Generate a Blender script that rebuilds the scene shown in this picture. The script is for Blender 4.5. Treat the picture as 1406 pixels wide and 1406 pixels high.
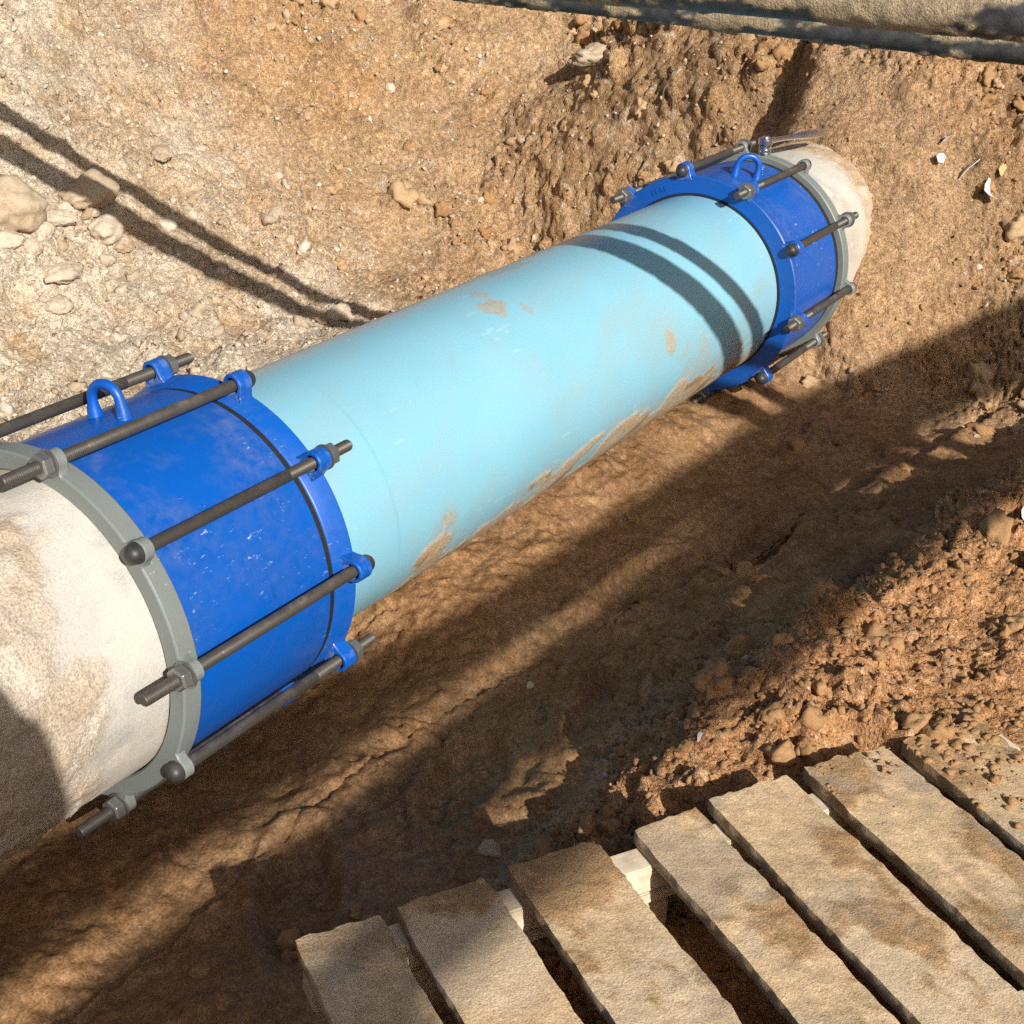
import bpy, bmesh, math, random
import numpy as np
from mathutils import Vector, Matrix

for o in list(bpy.data.objects): bpy.data.objects.remove(o)
scene = bpy.context.scene
col = scene.collection
PI = math.pi
SUN_DIR = np.array([0.452339, 0.744297, -0.491336])       # the way sunlight travels

# ---------------------------------------------------------------- camera
cam_data = bpy.data.cameras.new('camera')
cam = bpy.data.objects.new('camera', cam_data); col.objects.link(cam)
Rr = ((0.54981, -0.83485, 0.02719), (0.36002, 0.26622, 0.89415), (-0.75372, -0.48183, 0.44693))   # right, up, back
m = Matrix(((Rr[0][0], Rr[1][0], Rr[2][0], -0.98456), (Rr[0][1], Rr[1][1], Rr[2][1], -1.32412),
            (Rr[0][2], Rr[1][2], Rr[2][2], 0.95685), (0, 0, 0, 1)))
cam.matrix_world = m
cam_data.sensor_width = 36; cam_data.sensor_fit = 'HORIZONTAL'
cam_data.lens = 36 * 1959.58 / 1406
cam_data.clip_start = 0.02; cam_data.clip_end = 300
scene.camera = cam

# ---------------------------------------------------------------- world, sun, exposure
world = bpy.data.worlds.new('World'); scene.world = world; world.use_nodes = True
wn = world.node_tree; wn.nodes.clear()
sky = wn.nodes.new('ShaderNodeTexSky'); sky.sky_type = 'NISHITA'; sky.sun_disc = False
sun_el = math.asin(-SUN_DIR[2]); sun_az = math.atan2(-SUN_DIR[0], -SUN_DIR[1])       # from +Y, clockwise
sky.sun_elevation = sun_el; sky.sun_rotation = sun_az
sky.air_density = 0.85; sky.dust_density = 3.3; sky.ozone_density = 0.4
bg = wn.nodes.new('ShaderNodeBackground'); bg.inputs['Strength'].default_value = 0.06
wo = wn.nodes.new('ShaderNodeOutputWorld')
wn.links.new(sky.outputs[0], bg.inputs[0]); wn.links.new(bg.outputs[0], wo.inputs[0])
sd = bpy.data.lights.new('sun', 'SUN'); sd.energy = 5.0; sd.angle = math.radians(0.53); sd.color = (1.0, 0.955, 0.88)
sun = bpy.data.objects.new('sun', sd); col.objects.link(sun)
sun.rotation_mode = 'QUATERNION'
sun.rotation_quaternion = Vector(SUN_DIR.tolist()).to_track_quat('-Z', 'Y')
sun.location = (-4, -6, 6)
scene.view_settings.view_transform = 'Standard'; scene.view_settings.look = 'None'
scene.view_settings.exposure = 0.31; scene.view_settings.gamma = 1.0
scene.view_settings.use_curve_mapping = False
scene.cycles.use_denoising = False; scene.cycles.max_bounces = 5; scene.cycles.diffuse_bounces = 3
scene.cycles.use_adaptive_sampling = True; scene.cycles.adaptive_threshold = .011; scene.cycles.adaptive_min_samples = 24

# ---------------------------------------------------------------- noise (numpy)
#TERRAIN-BEGIN
_rng = np.random.default_rng(7)
PERM = np.concatenate([_rng.permutation(512)] * 3).astype(np.int32)
GRAD = _rng.normal(size=(512, 3)); GRAD /= np.linalg.norm(GRAD, axis=1)[:, None]
FEAT = _rng.random((512, 4))
def _h(i, j, k):
    return PERM[PERM[PERM[i & 511] + (j & 511)] + (k & 511)]
def perlin(P):
    I = np.floor(P).astype(np.int32); F = P - I
    U = F * F * F * (F * (F * 6 - 15) + 10)
    r = 0.0
    for a in (0, 1):
        wa = U[:, 0] if a else 1 - U[:, 0]
        for b in (0, 1):
            wb = U[:, 1] if b else 1 - U[:, 1]
            for c in (0, 1):
                wc = U[:, 2] if c else 1 - U[:, 2]
                g = GRAD[_h(I[:, 0] + a, I[:, 1] + b, I[:, 2] + c)]
                r = r + wa * wb * wc * ((F[:, 0] - a) * g[:, 0] + (F[:, 1] - b) * g[:, 1] + (F[:, 2] - c) * g[:, 2])
    return r * 1.5
def fbm(P, octs=4, gain=0.5):
    r = 0; a = 1.0; Q = P.copy()
    for o in range(octs):
        r = r + a * perlin(Q); Q = Q * 2.03 + 17.3; a *= gain
    return r
def clods(P, cell, prob, rmin=0.35, rmax=0.62, seed=0):
    """rounded lumps, one in some of the cells: height 0..1 and a random number of the lump on top"""
    Q = P / cell + seed * 13.7
    I = np.floor(Q).astype(np.int32)
    best = np.zeros(len(P)); rid = np.zeros(len(P))
    for a in (-1, 0, 1):
        for b in (-1, 0, 1):
            for c in (-1, 0, 1):
                h = _h(I[:, 0] + a, I[:, 1] + b, I[:, 2] + c)
                f = FEAT[h]
                rad = rmin + (rmax - rmin) * ((f[:, 3] * 7.31) % 1.0)
                d2 = (I[:, 0] + a + f[:, 0] - Q[:, 0]) ** 2 + (I[:, 1] + b + f[:, 1] - Q[:, 1]) ** 2 + (I[:, 2] + c + f[:, 2] - Q[:, 2]) ** 2
                v = np.where(f[:, 3] < prob, np.sqrt(np.maximum(0, 1 - d2 / rad ** 2)) * (rad / rmax), 0)
                up = v > best
                best = np.where(up, v, best); rid = np.where(up, (f[:, 3] * 31.7) % 1.0, rid)
    return best, rid
def sstep(x, a, b):
    t = np.clip((x - a) / (b - a), 0, 1); return t * t * (3 - 2 * t)
def smax(a, b, k):
    h = np.clip(0.5 + 0.5 * (a - b) / k, 0, 1); return b + (a - b) * h + k * h * (1 - h)
BACK_S = [-9, -0.5, 0, 0.1, 0.2, 0.27, 0.35, 0.42, 0.55, 0.65, 0.8, 0.95, 1.15, 1.5, 2.5, 60]
BACK_Z = [-.34, -.34, -.325, -.28, -.22, -.16, -.07, 0, .085, .2, .38, .53, .68, .78, .82, .82]
END_S = [-9, -.2, 0, .1, .2, .32, .45, .62, .9, 1.3, 60]
END_Z = [-1.2, -.5, -.30, -.13, .04, .22, .37, .52, .68, .8, .82]
NOTCH_S = [-9, -.1, 0, .06, .12, .19, .32, .55, .9, 60]
NOTCH_Z = [-2, -.8, -.30, -.05, .17, .36, .52, .66, .78, .8]
def base_height(x, y):
    floor = -.315 + .03 * np.sin(x * 2.1 + 1) * sstep(-y, .1, .4) * 0.6
    # the soil bedded up against the pipe on its near side, right of the first coupling
    floor = floor + .085 * sstep(x, .45, .8) * np.exp(-((y + .04) / .16) ** 2) * (1 - .0 * x)
    dx = np.maximum(x - 1.86, 0); dy = np.maximum(y - .45, 0)
    s = np.hypot(dx, dy) - .7
    back = np.interp(s, BACK_S, BACK_Z)
    back = np.where((x > 1.86) | (y > .45), back, -9)
    # the spur of soil the old pipe goes into
    xs = 2.2 - .10 * np.exp(-((y + .05) / .3) ** 2) + .40 * sstep(y, .05, .34) + .12 * sstep(-y, .25, .6)
    spur = np.interp(x - xs, END_S, END_Z)
    spur = np.where(y > .36, spur - 2 * (y - .36), spur)
    notch = np.interp(x - 2.50, NOTCH_S, NOTCH_Z) - np.maximum(y - .36, 0) * .62 - np.maximum(.2 - y, 0) * 4
    # near bank with the pallet on it, heaped higher to the right
    toe = -.57 - .19 * np.maximum(x - .5, 0)
    top = -.235 + .135 * sstep(x, -.1, .62) + .03 * sstep(x, .7, 1.3)
    sn = toe - y
    near = -.30 + .05 * sstep(sn, -.28, 0) + (top + .25) * sstep(sn, -.02, .16)
    near = near + (.82 - top) * sstep(-y, 2.7, 4.2)
    near = np.where(sn < -.3, -9, near)
    leftb = -.4 + 1.22 * sstep(-x, 2.6, 4.0)
    z = smax(floor, near, .02)
    z = smax(z, back, .03); z = smax(z, spur, .03); z = smax(z, notch, .12); z = smax(z, leftb, .03)
    return z
#TERRAIN-END

def axis_pts(segs):
    out = []
    for a, b, st in segs:
        n = max(1, int(round((b - a) / st))); out += list(np.linspace(a, b, n, endpoint=False))
    out.append(segs[-1][1]); return np.array(out)
xs = axis_pts([(-60, -8, 8), (-8, -2, .6), (-2, -.55, .06), (-.55, 2.75, .0047), (2.75, 3.9, .0085), (3.9, 8, .3), (8, 60, 8)])
ys = axis_pts([(-60, -8, 8), (-8, -2, .6), (-2, -1.05, .05), (-1.05, .0, .0045), (.0, .9, .0095), (.9, 2.35, .0065), (2.35, 4, .05), (4, 8, .5), (8, 60, 8)])
X, Y = np.meshgrid(xs, ys, indexing='ij')
NX, NY = X.shape
fx, fy = X.ravel(), Y.ravel()
Z0 = base_height(X, Y)
gx = np.gradient(Z0, xs, axis=0); gy = np.gradient(Z0, ys, axis=1)
Nn = np.stack([-gx.ravel(), -gy.ravel(), np.ones(NX * NY)], 1); Nn /= np.linalg.norm(Nn, axis=1)[:, None]
P0 = np.stack([fx, fy, Z0.ravel()], 1)
fine = (fx > -.6) & (fx < 4.2) & (fy > -1.1) & (fy < 2.6)
Pf = P0[fine]; Zf = Pf[:, 2]; x_, y_ = Pf[:, 0], Pf[:, 1]
# where is what kind of soil
low = 1 - sstep(Zf, -.26, -.19)
toe_ = -.57 - .19 * np.maximum(x_ - .5, 0)
wobble = perlin(Pf * 5.0 + 3.1) * .06
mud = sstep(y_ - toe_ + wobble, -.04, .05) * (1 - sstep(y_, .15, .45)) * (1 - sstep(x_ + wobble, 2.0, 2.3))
heap = (1 - sstep(y_ - toe_ + wobble, -.05, .03)) * (1 - sstep(x_, 2.2, 2.5))
spur_m = sstep(x_, 2.15, 2.3) * (1 - sstep(y_, .3, .45))
collar = spur_m * (1 - sstep(np.hypot(y_ + .05, Zf - .02), .30, .48))      # scraped smooth round the pipe
backm = np.clip(1 - mud - heap - spur_m, 0, 1)
pale = backm * sstep(-x_ + perlin(Pf * 2.3 + 9) * .6, -2.5, -1.4)
patch = sstep(fbm(Pf * 3.1 + 40, 3), -.12, .35)                           # clumpy patches against scraped ones
nL = fbm(Pf * 2.6, 3)
nM = fbm(Pf * 9.0 + 5, 4)
nF = fbm(Pf * 38.0 + 11, 3)
c1, r1 = clods(Pf + perlin(Pf * 14)[:, None] * .02, .13, .55, seed=1)
c2, r2 = clods(Pf + perlin(Pf * 30)[:, None] * .010, .055, .62, seed=2)
c3, r3 = clods(Pf + perlin(Pf * 60)[:, None] * .004, .026, .6, seed=3)
c4, r4 = clods(Pf, .0145, .5, seed=4)
rough = np.clip(heap * (.8 + .55 * patch) + spur_m * (1 - .85 * collar) * 1.25 + backm * (.42 + .38 * patch + (.4 + .6 * patch) * sstep(x_ + .4 * nL, 2.1, 2.8)), 0, 1.4)
craggy = 1 - np.abs(fbm(Pf * 21.0 + 140, 4)) * 2.2                       # broken, angular faces
craggy2 = 1 - np.abs(fbm(Pf * 55.0 + 160, 3)) * 2.0
c1 *= .55 + .6 * craggy; c2 *= .5 + .65 * craggy2; c3 *= .6 + .5 * nF
crack = np.maximum(0, 1 - np.abs(fbm(Pf * 7.0 + 70, 3)) / .035)
crack2 = np.maximum(0, 1 - np.abs(fbm(Pf * 16.0 + 90, 3)) / .05)
disp = nL * .030 * (1 - .6 * mud) + nM * .012 * (1 - .15 * mud) + nF * .0030 * (.35 + rough)
disp += rough * (c1 * .034 * (.35 + .65 * patch) + c2 * .016 + c3 * .0085 + c4 * .0045 + craggy * .008 * (.3 + .7 * patch) + craggy2 * .0045)
# scraped ledges left by the digger, slanting down the cut face
led = (x_ * .55 + y_ * .75 - Zf * .9) * 5.5 + nL * 1.6 + nM * .5
led = led - np.floor(led)
disp += backm * .016 * (sstep(led, 0, .82) - sstep(led, .82, 1.0)) * sstep(perlin(Pf * 2.1 + 25), -.15, .3)
disp += mud * (nF * .0018 + craggy2 * .0020 * sstep(nM, .0, .4) + nM * .004 + np.abs(fbm(Pf * np.array([4., 11., 8.]) + 200, 3)) * .008)
disp -= crack * (.016 * rough + .010 * mud * sstep(perlin(Pf * 2 + 31), -.1, .3)) + crack2 * .007 * rough
# the wet floor: trodden ridges along the pipe, boot prints, a cut edge
rid = y_ + .22 + .085 * (x_ - .5) + perlin(Pf * 3.3 + 12) * .05
disp += mud * (.014 * np.exp(-(rid / .06) ** 2) - .010 * np.exp(-((rid + .11) / .045) ** 2))
disp += mud * c1 * .008 + mud * c2 * .007 * sstep(nM, .1, .4) + mud * c3 * .005 * sstep(nM, .1, .4) + mud * craggy * .004 * sstep(nL, -.1, .3)
for bx, by, ba, bl in ((.36, -.40, .4, .15), (.62, -.47, .2, .15), (1.05, -.32, -.2, .16), (.05, -.36, .7, .14), (1.32, -.42, .1, .16)):
    ca, sa = math.cos(ba), math.sin(ba)
    u_ = ((x_ - bx) * ca + (y_ - by) * sa) / bl; v_ = (-(x_ - bx) * sa + (y_ - by) * ca) / .055
    q = u_ ** 2 + v_ ** 2 + perlin(Pf * 12 + 8) * .25
    disp += mud * (-.022 * (1 - sstep(q, .5, 1.0)) + .009 * np.exp(-((q - 1.35) / .35) ** 2))
full = np.zeros(NX * NY); full[fine] = disp
out = ~fine
full[out] = fbm(P0[out] * 1.2, 3) * .05
PT = P0 + Nn * full[:, None]
# keep the soil under the pallet below its boards
pu = PT[:, 0] * .8613 - PT[:, 1] * .5081; pv = PT[:, 0] * .5081 + PT[:, 1] * .8613
outd = np.maximum(np.maximum(.10 - pu, pu - 1.07), pv + .565 + .05 * sstep(pu, .90, .97))
lim = -.205 + full * .3 + np.maximum(outd, 0) * 1.1 + .06 * sstep(pu, .90, .95)
near_p = (PT[:, 1] < -.3) & (pv > -1.9)
PT[:, 2] = np.where(near_p, np.minimum(PT[:, 2], lim), PT[:, 2])
# colours of the soil itself
def mixc(a, b, t): return a + (b - a) * np.clip(t, 0, 1)[:, None]
C = np.tile(np.array([.36, .25, .15]), (NX * NY, 1))
cf = np.tile(np.array([.43, .295, .172]), (len(Pf), 1))
cf = mixc(cf, np.array([.57, .50, .395]), pale * (.9 + .9 * nM))
cf = mixc(cf, np.array([.43, .265, .135]), backm * sstep(x_, 1.5, 2.6) * (.5 + .9 * nL))
cf = mixc(cf, np.array([.38, .215, .10]), spur_m * (.6 + .9 * nL))
cf = mixc(cf, np.array([.40, .265, .15]), collar * .8)
cf = mixc(cf, np.array([.46, .245, .112]), heap * .95)
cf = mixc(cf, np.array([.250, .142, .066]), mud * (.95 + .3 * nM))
cf = mixc(cf, np.array([.50, .43, .34]), (1 - mud) * (c3 > .35) * (r3 > .86) * (.25 + .75 * backm) * .7)
cf = mixc(cf, np.array([.55, .48, .39]), (1 - mud) * (c4 > .3) * (r4 > .80) * (.2 + .8 * backm) * .7)
cf *= (1 + .20 * fbm(Pf * 6 + 50, 4))[:, None]
C[fine] = np.clip(cf, .01, .9)
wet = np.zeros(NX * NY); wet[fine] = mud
idx = np.arange(NX * NY).reshape(NX, NY)
F = np.stack([idx[:-1, :-1].ravel(), idx[1:, :-1].ravel(), idx[1:, 1:].ravel(), idx[:-1, 1:].ravel()], 1)
def mesh_np(name, V, F, smooth=True):
    me = bpy.data.meshes.new(name)
    me.vertices.add(len(V)); me.vertices.foreach_set('co', np.ascontiguousarray(V, dtype=np.float32).ravel())
    k = F.shape[1]
    me.loops.add(F.size); me.loops.foreach_set('vertex_index', np.ascontiguousarray(F, dtype=np.int32).ravel())
    me.polygons.add(len(F)); me.polygons.foreach_set('loop_start', np.arange(0, F.size, k, dtype=np.int32))
    me.update(calc_edges=True); me.validate()
    if smooth: me.polygons.foreach_set('use_smooth', np.ones(len(F), dtype=bool))
    return me
def set_col(me, name, rgb, alpha=None):
    a = me.color_attributes.new(name, 'FLOAT_COLOR', 'POINT')
    d = np.ones((len(me.vertices), 4), dtype=np.float32); d[:, :3] = rgb
    if alpha is not None: d[:, 3] = alpha
    a.data.foreach_set('color', d.ravel())

# ---------------------------------------------------------------- materials
def mat(name):
    mt = bpy.data.materials.new(name); mt.use_nodes = True
    nt = mt.node_tree; bs = nt.nodes['Principled BSDF']
    return mt, nt, bs
def node(nt, t, **kw):
    n = nt.nodes.new(t)
    for k, v in kw.items():
        if k in n.inputs: n.inputs[k].default_value = v
        else: setattr(n, k, v)
    return n
def noise(nt, co, scale, detail=4, rough=.6):
    n = node(nt, 'ShaderNodeTexNoise'); n.inputs['Scale'].default_value = scale
    n.inputs['Detail'].default_value = detail; n.inputs['Roughness'].default_value = rough
    nt.links.new(co, n.inputs['Vector']); return n.outputs['Fac']
def ramp(nt, fac, a, b, va=0., vb=1.):
    n = node(nt, 'ShaderNodeMapRange'); n.clamp = True
    for i, v in zip(('From Min', 'From Max', 'To Min', 'To Max'), (a, b, va, vb)): n.inputs[i].default_value = v
    nt.links.new(fac, n.inputs['Value']); return n.outputs[0]
def mixrgb(nt, fac, a, b, mode='MIX'):
    n = node(nt, 'ShaderNodeMix'); n.data_type = 'RGBA'; n.blend_type = mode
    for s, v in ((n.inputs[0], fac), (n.inputs[6], a), (n.inputs[7], b)):
        if hasattr(v, 'is_linked'): nt.links.new(v, s)
        elif isinstance(v, (int, float)): s.default_value = v
        else: s.default_value = (*v, 1)
    return n.outputs[2]
def math_(nt, op, a, b=None):
    n = node(nt, 'ShaderNodeMath'); n.operation = op
    for s, v in zip(n.inputs, (a, b)):
        if v is None: continue
        if hasattr(v, 'is_linked'): nt.links.new(v, s)
        else: s.default_value = v
    return n.outputs[0]
def bump(nt, bs, h, strength, dist, prev=None):
    n = node(nt, 'ShaderNodeBump'); n.inputs['Strength'].default_value = strength; n.inputs['Distance'].default_value = dist
    nt.links.new(h, n.inputs['Height'])
    if prev: nt.links.new(prev, n.inputs['Normal'])
    nt.links.new(n.outputs[0], bs.inputs['Normal']); return n.outputs[0]
def objco(nt): return node(nt, 'ShaderNodeTexCoord').outputs['Object']

def soil_material(name, attr):
    mt, nt, bs = mat(name)
    co = objco(nt)
    at = node(nt, 'ShaderNodeAttribute'); at.attribute_name = attr
    g1 = noise(nt, co, 260, 3, .7); g2 = noise(nt, co, 60, 3, .65); g3 = noise(nt, co, 900, 1, .6)
    c = mixrgb(nt, 1.0, at.outputs['Color'], mixrgb(nt, ramp(nt, g1, .32, .7), (.60, .57, .54), (1.36, 1.36, 1.36)), 'MULTIPLY')
    c = mixrgb(nt, 1.0, c, mixrgb(nt, ramp(nt, g2, .3, .7), (.82, .78, .74), (1.16, 1.17, 1.18)), 'MULTIPLY')
    speck = math_(nt, 'MULTIPLY', ramp(nt, noise(nt, co, 250, 2, .5), .64, .69), math_(nt, 'SUBTRACT', 1.0, at.outputs['Alpha']))
    c = mixrgb(nt, math_(nt, 'MULTIPLY', speck, .75), c, (.62, .56, .46))
    def voro(scale):
        wv = node(nt, 'ShaderNodeVectorMath'); wv.operation = 'ADD'
        nz = node(nt, 'ShaderNodeTexNoise'); nz.inputs['Scale'].default_value = scale * .8; nt.links.new(co, nz.inputs['Vector'])
        sc = node(nt, 'ShaderNodeVectorMath'); sc.operation = 'SCALE'; sc.inputs['Scale'].default_value = .9 / scale
        nt.links.new(nz.outputs['Color'], sc.inputs[0]); nt.links.new(co, wv.inputs[0]); nt.links.new(sc.outputs[0], wv.inputs[1])
        v = node(nt, 'ShaderNodeTexVoronoi'); v.inputs['Scale'].default_value = scale; nt.links.new(wv.outputs[0], v.inputs['Vector'])
        sp = node(nt, 'ShaderNodeSeparateColor'); nt.links.new(v.outputs['Color'], sp.inputs[0])
        # some cells stand proud as grains, others lie flush
        return math_(nt, 'MULTIPLY', ramp(nt, v.outputs['Distance'], .05, .62, 1, 0), ramp(nt, sp.outputs[0], .25, .9)), sp.outputs[1]
    v1, q1 = voro(75); v2, q2 = voro(210)
    tone = math_(nt, 'ADD', math_(nt, 'MULTIPLY', q1, .5), math_(nt, 'MULTIPLY', q2, .5))
    c = mixrgb(nt, 1.0, c, mixrgb(nt, ramp(nt, tone, .2, .8), (.78, .76, .74), (1.2, 1.2, 1.2)), 'MULTIPLY')
    nt.links.new(c, bs.inputs['Base Color'])
    wetv = math_(nt, 'MULTIPLY', at.outputs['Alpha'], ramp(nt, noise(nt, co, 7, 3, .6), .3, .62))
    nt.links.new(ramp(nt, wetv, 0, 1, .95, .46), bs.inputs['Roughness'])
    nt.links.new(ramp(nt, at.outputs['Alpha'], 0, 1, .2, .32), bs.inputs['Specular IOR Level'])
    dry = ramp(nt, at.outputs['Alpha'], 0, 1, 1, .16)
    b0 = bump(nt, bs, g2, .35, .006)
    b2 = bump(nt, bs, math_(nt, 'MULTIPLY', v1, dry), .75, .007, b0)
    b1 = bump(nt, bs, math_(nt, 'MULTIPLY', v2, dry), .8, .004, b2)
    st = node(nt, 'ShaderNodeBump'); st.inputs['Distance'].default_value = .005
    nt.links.new(ramp(nt, at.outputs['Alpha'], 0, 1, .9, .3), st.inputs['Strength'])
    nt.links.new(g1, st.inputs['Height']); nt.links.new(b1, st.inputs['Normal'])
    bump(nt, bs, g3, .35, .0015, st.outputs[0])
    return mt
M = {}
M['soil'] = soil_material('soil', 'soil')

def stone_material(name, a, b, spot):
    mt, nt, bs = mat(name); co = objco(nt)
    inf = node(nt, 'ShaderNodeNewGeometry').outputs['Random Per Island']
    c = mixrgb(nt, inf, a, b)
    g = noise(nt, co, 45, 5, .7); g2 = noise(nt, co, 300, 4, .7)
    c = mixrgb(nt, ramp(nt, g, .45, .62, 0, .8), c, spot)
    c = mixrgb(nt, 1.0, c, mixrgb(nt, ramp(nt, g2, .3, .7), (.75, .73, .7), (1.2, 1.2, 1.2)), 'MULTIPLY')
    nt.links.new(c, bs.inputs['Base Color']); bs.inputs['Roughness'].default_value = .95; bs.inputs['Specular IOR Level'].default_value = .2
    b = bump(nt, bs, g, .5, .006); bump(nt, bs, g2, .6, .002, b)
    return mt
M['pebble'] = stone_material('pebbles', (.62, .56, .47), (.36, .26, .165), (.42, .33, .23))
M['rock'] = stone_material('limestone', (.60, .53, .43), (.54, .46, .36), (.47, .37, .25))
M['rock_tan'] = stone_material('sandstone', (.50, .40, .29), (.46, .37, .27), (.40, .29, .18))
M['clod_tan'] = stone_material('tan_clods', (.47, .33, .20), (.42, .28, .155), (.44, .30, .17))
M['clod'] = stone_material('earth_clods', (.38, .225, .11), (.33, .185, .085), (.36, .21, .10))

def paint_material(name, base, rough, dirt=(.40, .30, .20), dirt_amt=.5, wear=None, scratch=True):
    mt, nt, bs = mat(name); co = objco(nt)
    n1 = noise(nt, co, 7, 5, .6); n2 = noise(nt, co, 55, 5, .7); n3 = noise(nt, co, 240, 3, .6)
    c = mixrgb(nt, ramp(nt, n1, .35, .7), base, tuple(v * .82 for v in base))
    nz_ = node(nt, 'ShaderNodeSeparateXYZ'); nt.links.new(node(nt, 'ShaderNodeNewGeometry').outputs['Normal'], nz_.inputs[0])
    film = math_(nt, 'MULTIPLY', math_(nt, 'MULTIPLY', ramp(nt, n1, .42, .7), ramp(nt, n2, .35, .7)), ramp(nt, nz_.outputs[2], .55, 1.0, .25, 1.0))
    c = mixrgb(nt, math_(nt, 'MULTIPLY', film, dirt_amt), c, dirt)
    if scratch:
        mp = node(nt, 'ShaderNodeMapping'); mp.inputs['Scale'].default_value = (22, 60, 60); mp.inputs['Rotation'].default_value = (.3, .5, .9)
        nt.links.new(co, mp.inputs[0])
        s = math_(nt, 'MULTIPLY', ramp(nt, noise(nt, mp.outputs[0], 2.2, 6, .78), .61, .69), ramp(nt, noise(nt, co, 6.5, 3, .6), .50, .62))
        c = mixrgb(nt, math_(nt, 'MULTIPLY', s, .75), c, (.62, .66, .72))
    if wear:
        pt = node(nt, 'ShaderNodeNewGeometry').outputs['Pointiness']
        e = math_(nt, 'MULTIPLY', ramp(nt, pt, .56, .66), ramp(nt, noise(nt, co, 38, 5, .75), .50, .60))
        c = mixrgb(nt, math_(nt, 'MULTIPLY', e, .8), c, wear)
    nt.links.new(c, bs.inputs['Base Color'])
    nt.links.new(ramp(nt, math_(nt, 'ADD', film, math_(nt, 'MULTIPLY', n2, .3)), 0, 1, rough, .75), bs.inputs['Roughness'])
    bump(nt, bs, n3, .12, .0015)
    return mt
M['blue'] = paint_material('royal_blue_epoxy', (.001, .088, .42), .3, dirt=(.36, .33, .36), dirt_amt=.35)
M['blue_ring'] = paint_material('royal_blue_casting', (.001, .088, .42), .32, dirt=(.36, .33, .36), dirt_amt=.4, wear=(.42, .55, .72))
M['grey'] = paint_material('grey_coating', (.185, .210, .200), .42, dirt_amt=.2, wear=(.5, .5, .46))
M['rod'] = paint_material('dark_zinc_steel', (.075, .067, .058), .42, dirt=(.30, .25, .2), dirt_amt=.7, scratch=False)
M['rod'].node_tree.nodes['Principled BSDF'].inputs['Metallic'].default_value = .35
M['nut'] = paint_material('nut_steel', (.30, .30, .29), .34, dirt=(.3, .25, .2), dirt_amt=.4, scratch=False)
M['nut'].node_tree.nodes['Principled BSDF'].inputs['Metallic'].default_value = .75
M['cap'] = paint_material('black_plastic_cap', (.028, .028, .03), .42, dirt_amt=.3, scratch=False)
M['rubber'] = paint_material('black_rubber', (.012, .012, .013), .6, dirt_amt=.1, scratch=False)
M['chrome'] = paint_material('chrome', (.75, .74, .72), .16, dirt_amt=.25, scratch=False)
M['chrome'].node_tree.nodes['Principled BSDF'].inputs['Metallic'].default_value = 1.0

def attr_material(name, attr, rough, bumps, spec=.5, rough_dirty=.95, f1=320, f2=80):
    """base colour from a point attribute; its alpha says how dirty (rough) the spot is"""
    mt, nt, bs = mat(name); co = objco(nt)
    at = node(nt, 'ShaderNodeAttribute'); at.attribute_name = attr
    g1 = noise(nt, co, f1, 4, .7); g2 = noise(nt, co, f2, 4, .65)
    m1 = mixrgb(nt, ramp(nt, g1, .32, .68), (.58, .54, .50), (1.38, 1.38, 1.38)); m2 = mixrgb(nt, at.outputs['Alpha'], (1, 1, 1), m1)
    c = mixrgb(nt, 1.0, at.outputs['Color'], m2, 'MULTIPLY')
    nt.links.new(c, bs.inputs['Base Color'])
    nt.links.new(ramp(nt, at.outputs['Alpha'], 0, 1, rough, rough_dirty), bs.inputs['Roughness'])
    bs.inputs['Specular IOR Level'].default_value = spec
    prev = None
    for h, s, d in ((g2, bumps[0], .004), (g1, bumps[1], .002)):
        n = node(nt, 'ShaderNodeBump'); n.inputs['Distance'].default_value = d
        nt.links.new(ramp(nt, at.outputs['Alpha'], 0, 1, .03, s), n.inputs['Strength']); nt.links.new(h, n.inputs['Height'])
        if prev: nt.links.new(prev, n.inputs['Normal'])
        prev = n.outputs[0]
    nt.links.new(prev, bs.inputs['Normal'])
    return mt
M['pvc'] = attr_material('light_blue_plastic', 'tint', .30, (.3, .5), .5)
M['concrete'] = attr_material('concrete_pipe', 'tint', .85, (.5, .8), .25)
M['board'] = attr_material('dirty_wood', 'tint', .9, (.5, .9), .15, .95, 420, 130)
M['hose'] = attr_material('muddy_black_plastic', 'tint', .35, (.8, .8), .45)

def wood_material(name, a, b):
    mt, nt, bs = mat(name); co = objco(nt)
    mp = node(nt, 'ShaderNodeMapping'); mp.inputs['Scale'].default_value = (3, 40, 40); nt.links.new(co, mp.inputs[0])
    g = noise(nt, mp.outputs[0], 2.5, 5, .65); d = noise(nt, co, 14, 4, .6)
    c = mixrgb(nt, ramp(nt, g, .3, .7), a, b); c = mixrgb(nt, ramp(nt, d, .42, .66, 0, .85), c, (.36, .25, .14))
    nt.links.new(c, bs.inputs['Base Color']); bs.inputs['Roughness'].default_value = .85
    bump(nt, bs, g, .4, .002); return mt
M['wood'] = wood_material('pale_wood', (.62, .52, .37), (.72, .63, .48))
def plain(name, c, r=.8, d=.35):
    mt, nt, bs = mat(name); co = objco(nt)
    n = noise(nt, co, 30, 4, .6)
    nt.links.new(mixrgb(nt, ramp(nt, n, .4, .7, 0, d), c, (.33, .22, .12)), bs.inputs['Base Color']); bs.inputs['Roughness'].default_value = r
    bump(nt, bs, n, .3, .002); return mt
M['paper'] = plain('white_scrap', (.80, .80, .78), .7, .25)
M['yellow'] = plain('yellow_scrap', (.38, .36, .14), .7, .3)
M['skin'] = plain('skin', (.42, .25, .17), .55, .05); M['cloth'] = plain('navy_cloth', (.03, .04, .08), .9, .1)
M['trousers'] = plain('grey_cloth', (.10, .10, .10), .9, .1); M['phone'] = plain('black_glass', (.02, .02, .02), .2, 0)

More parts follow.
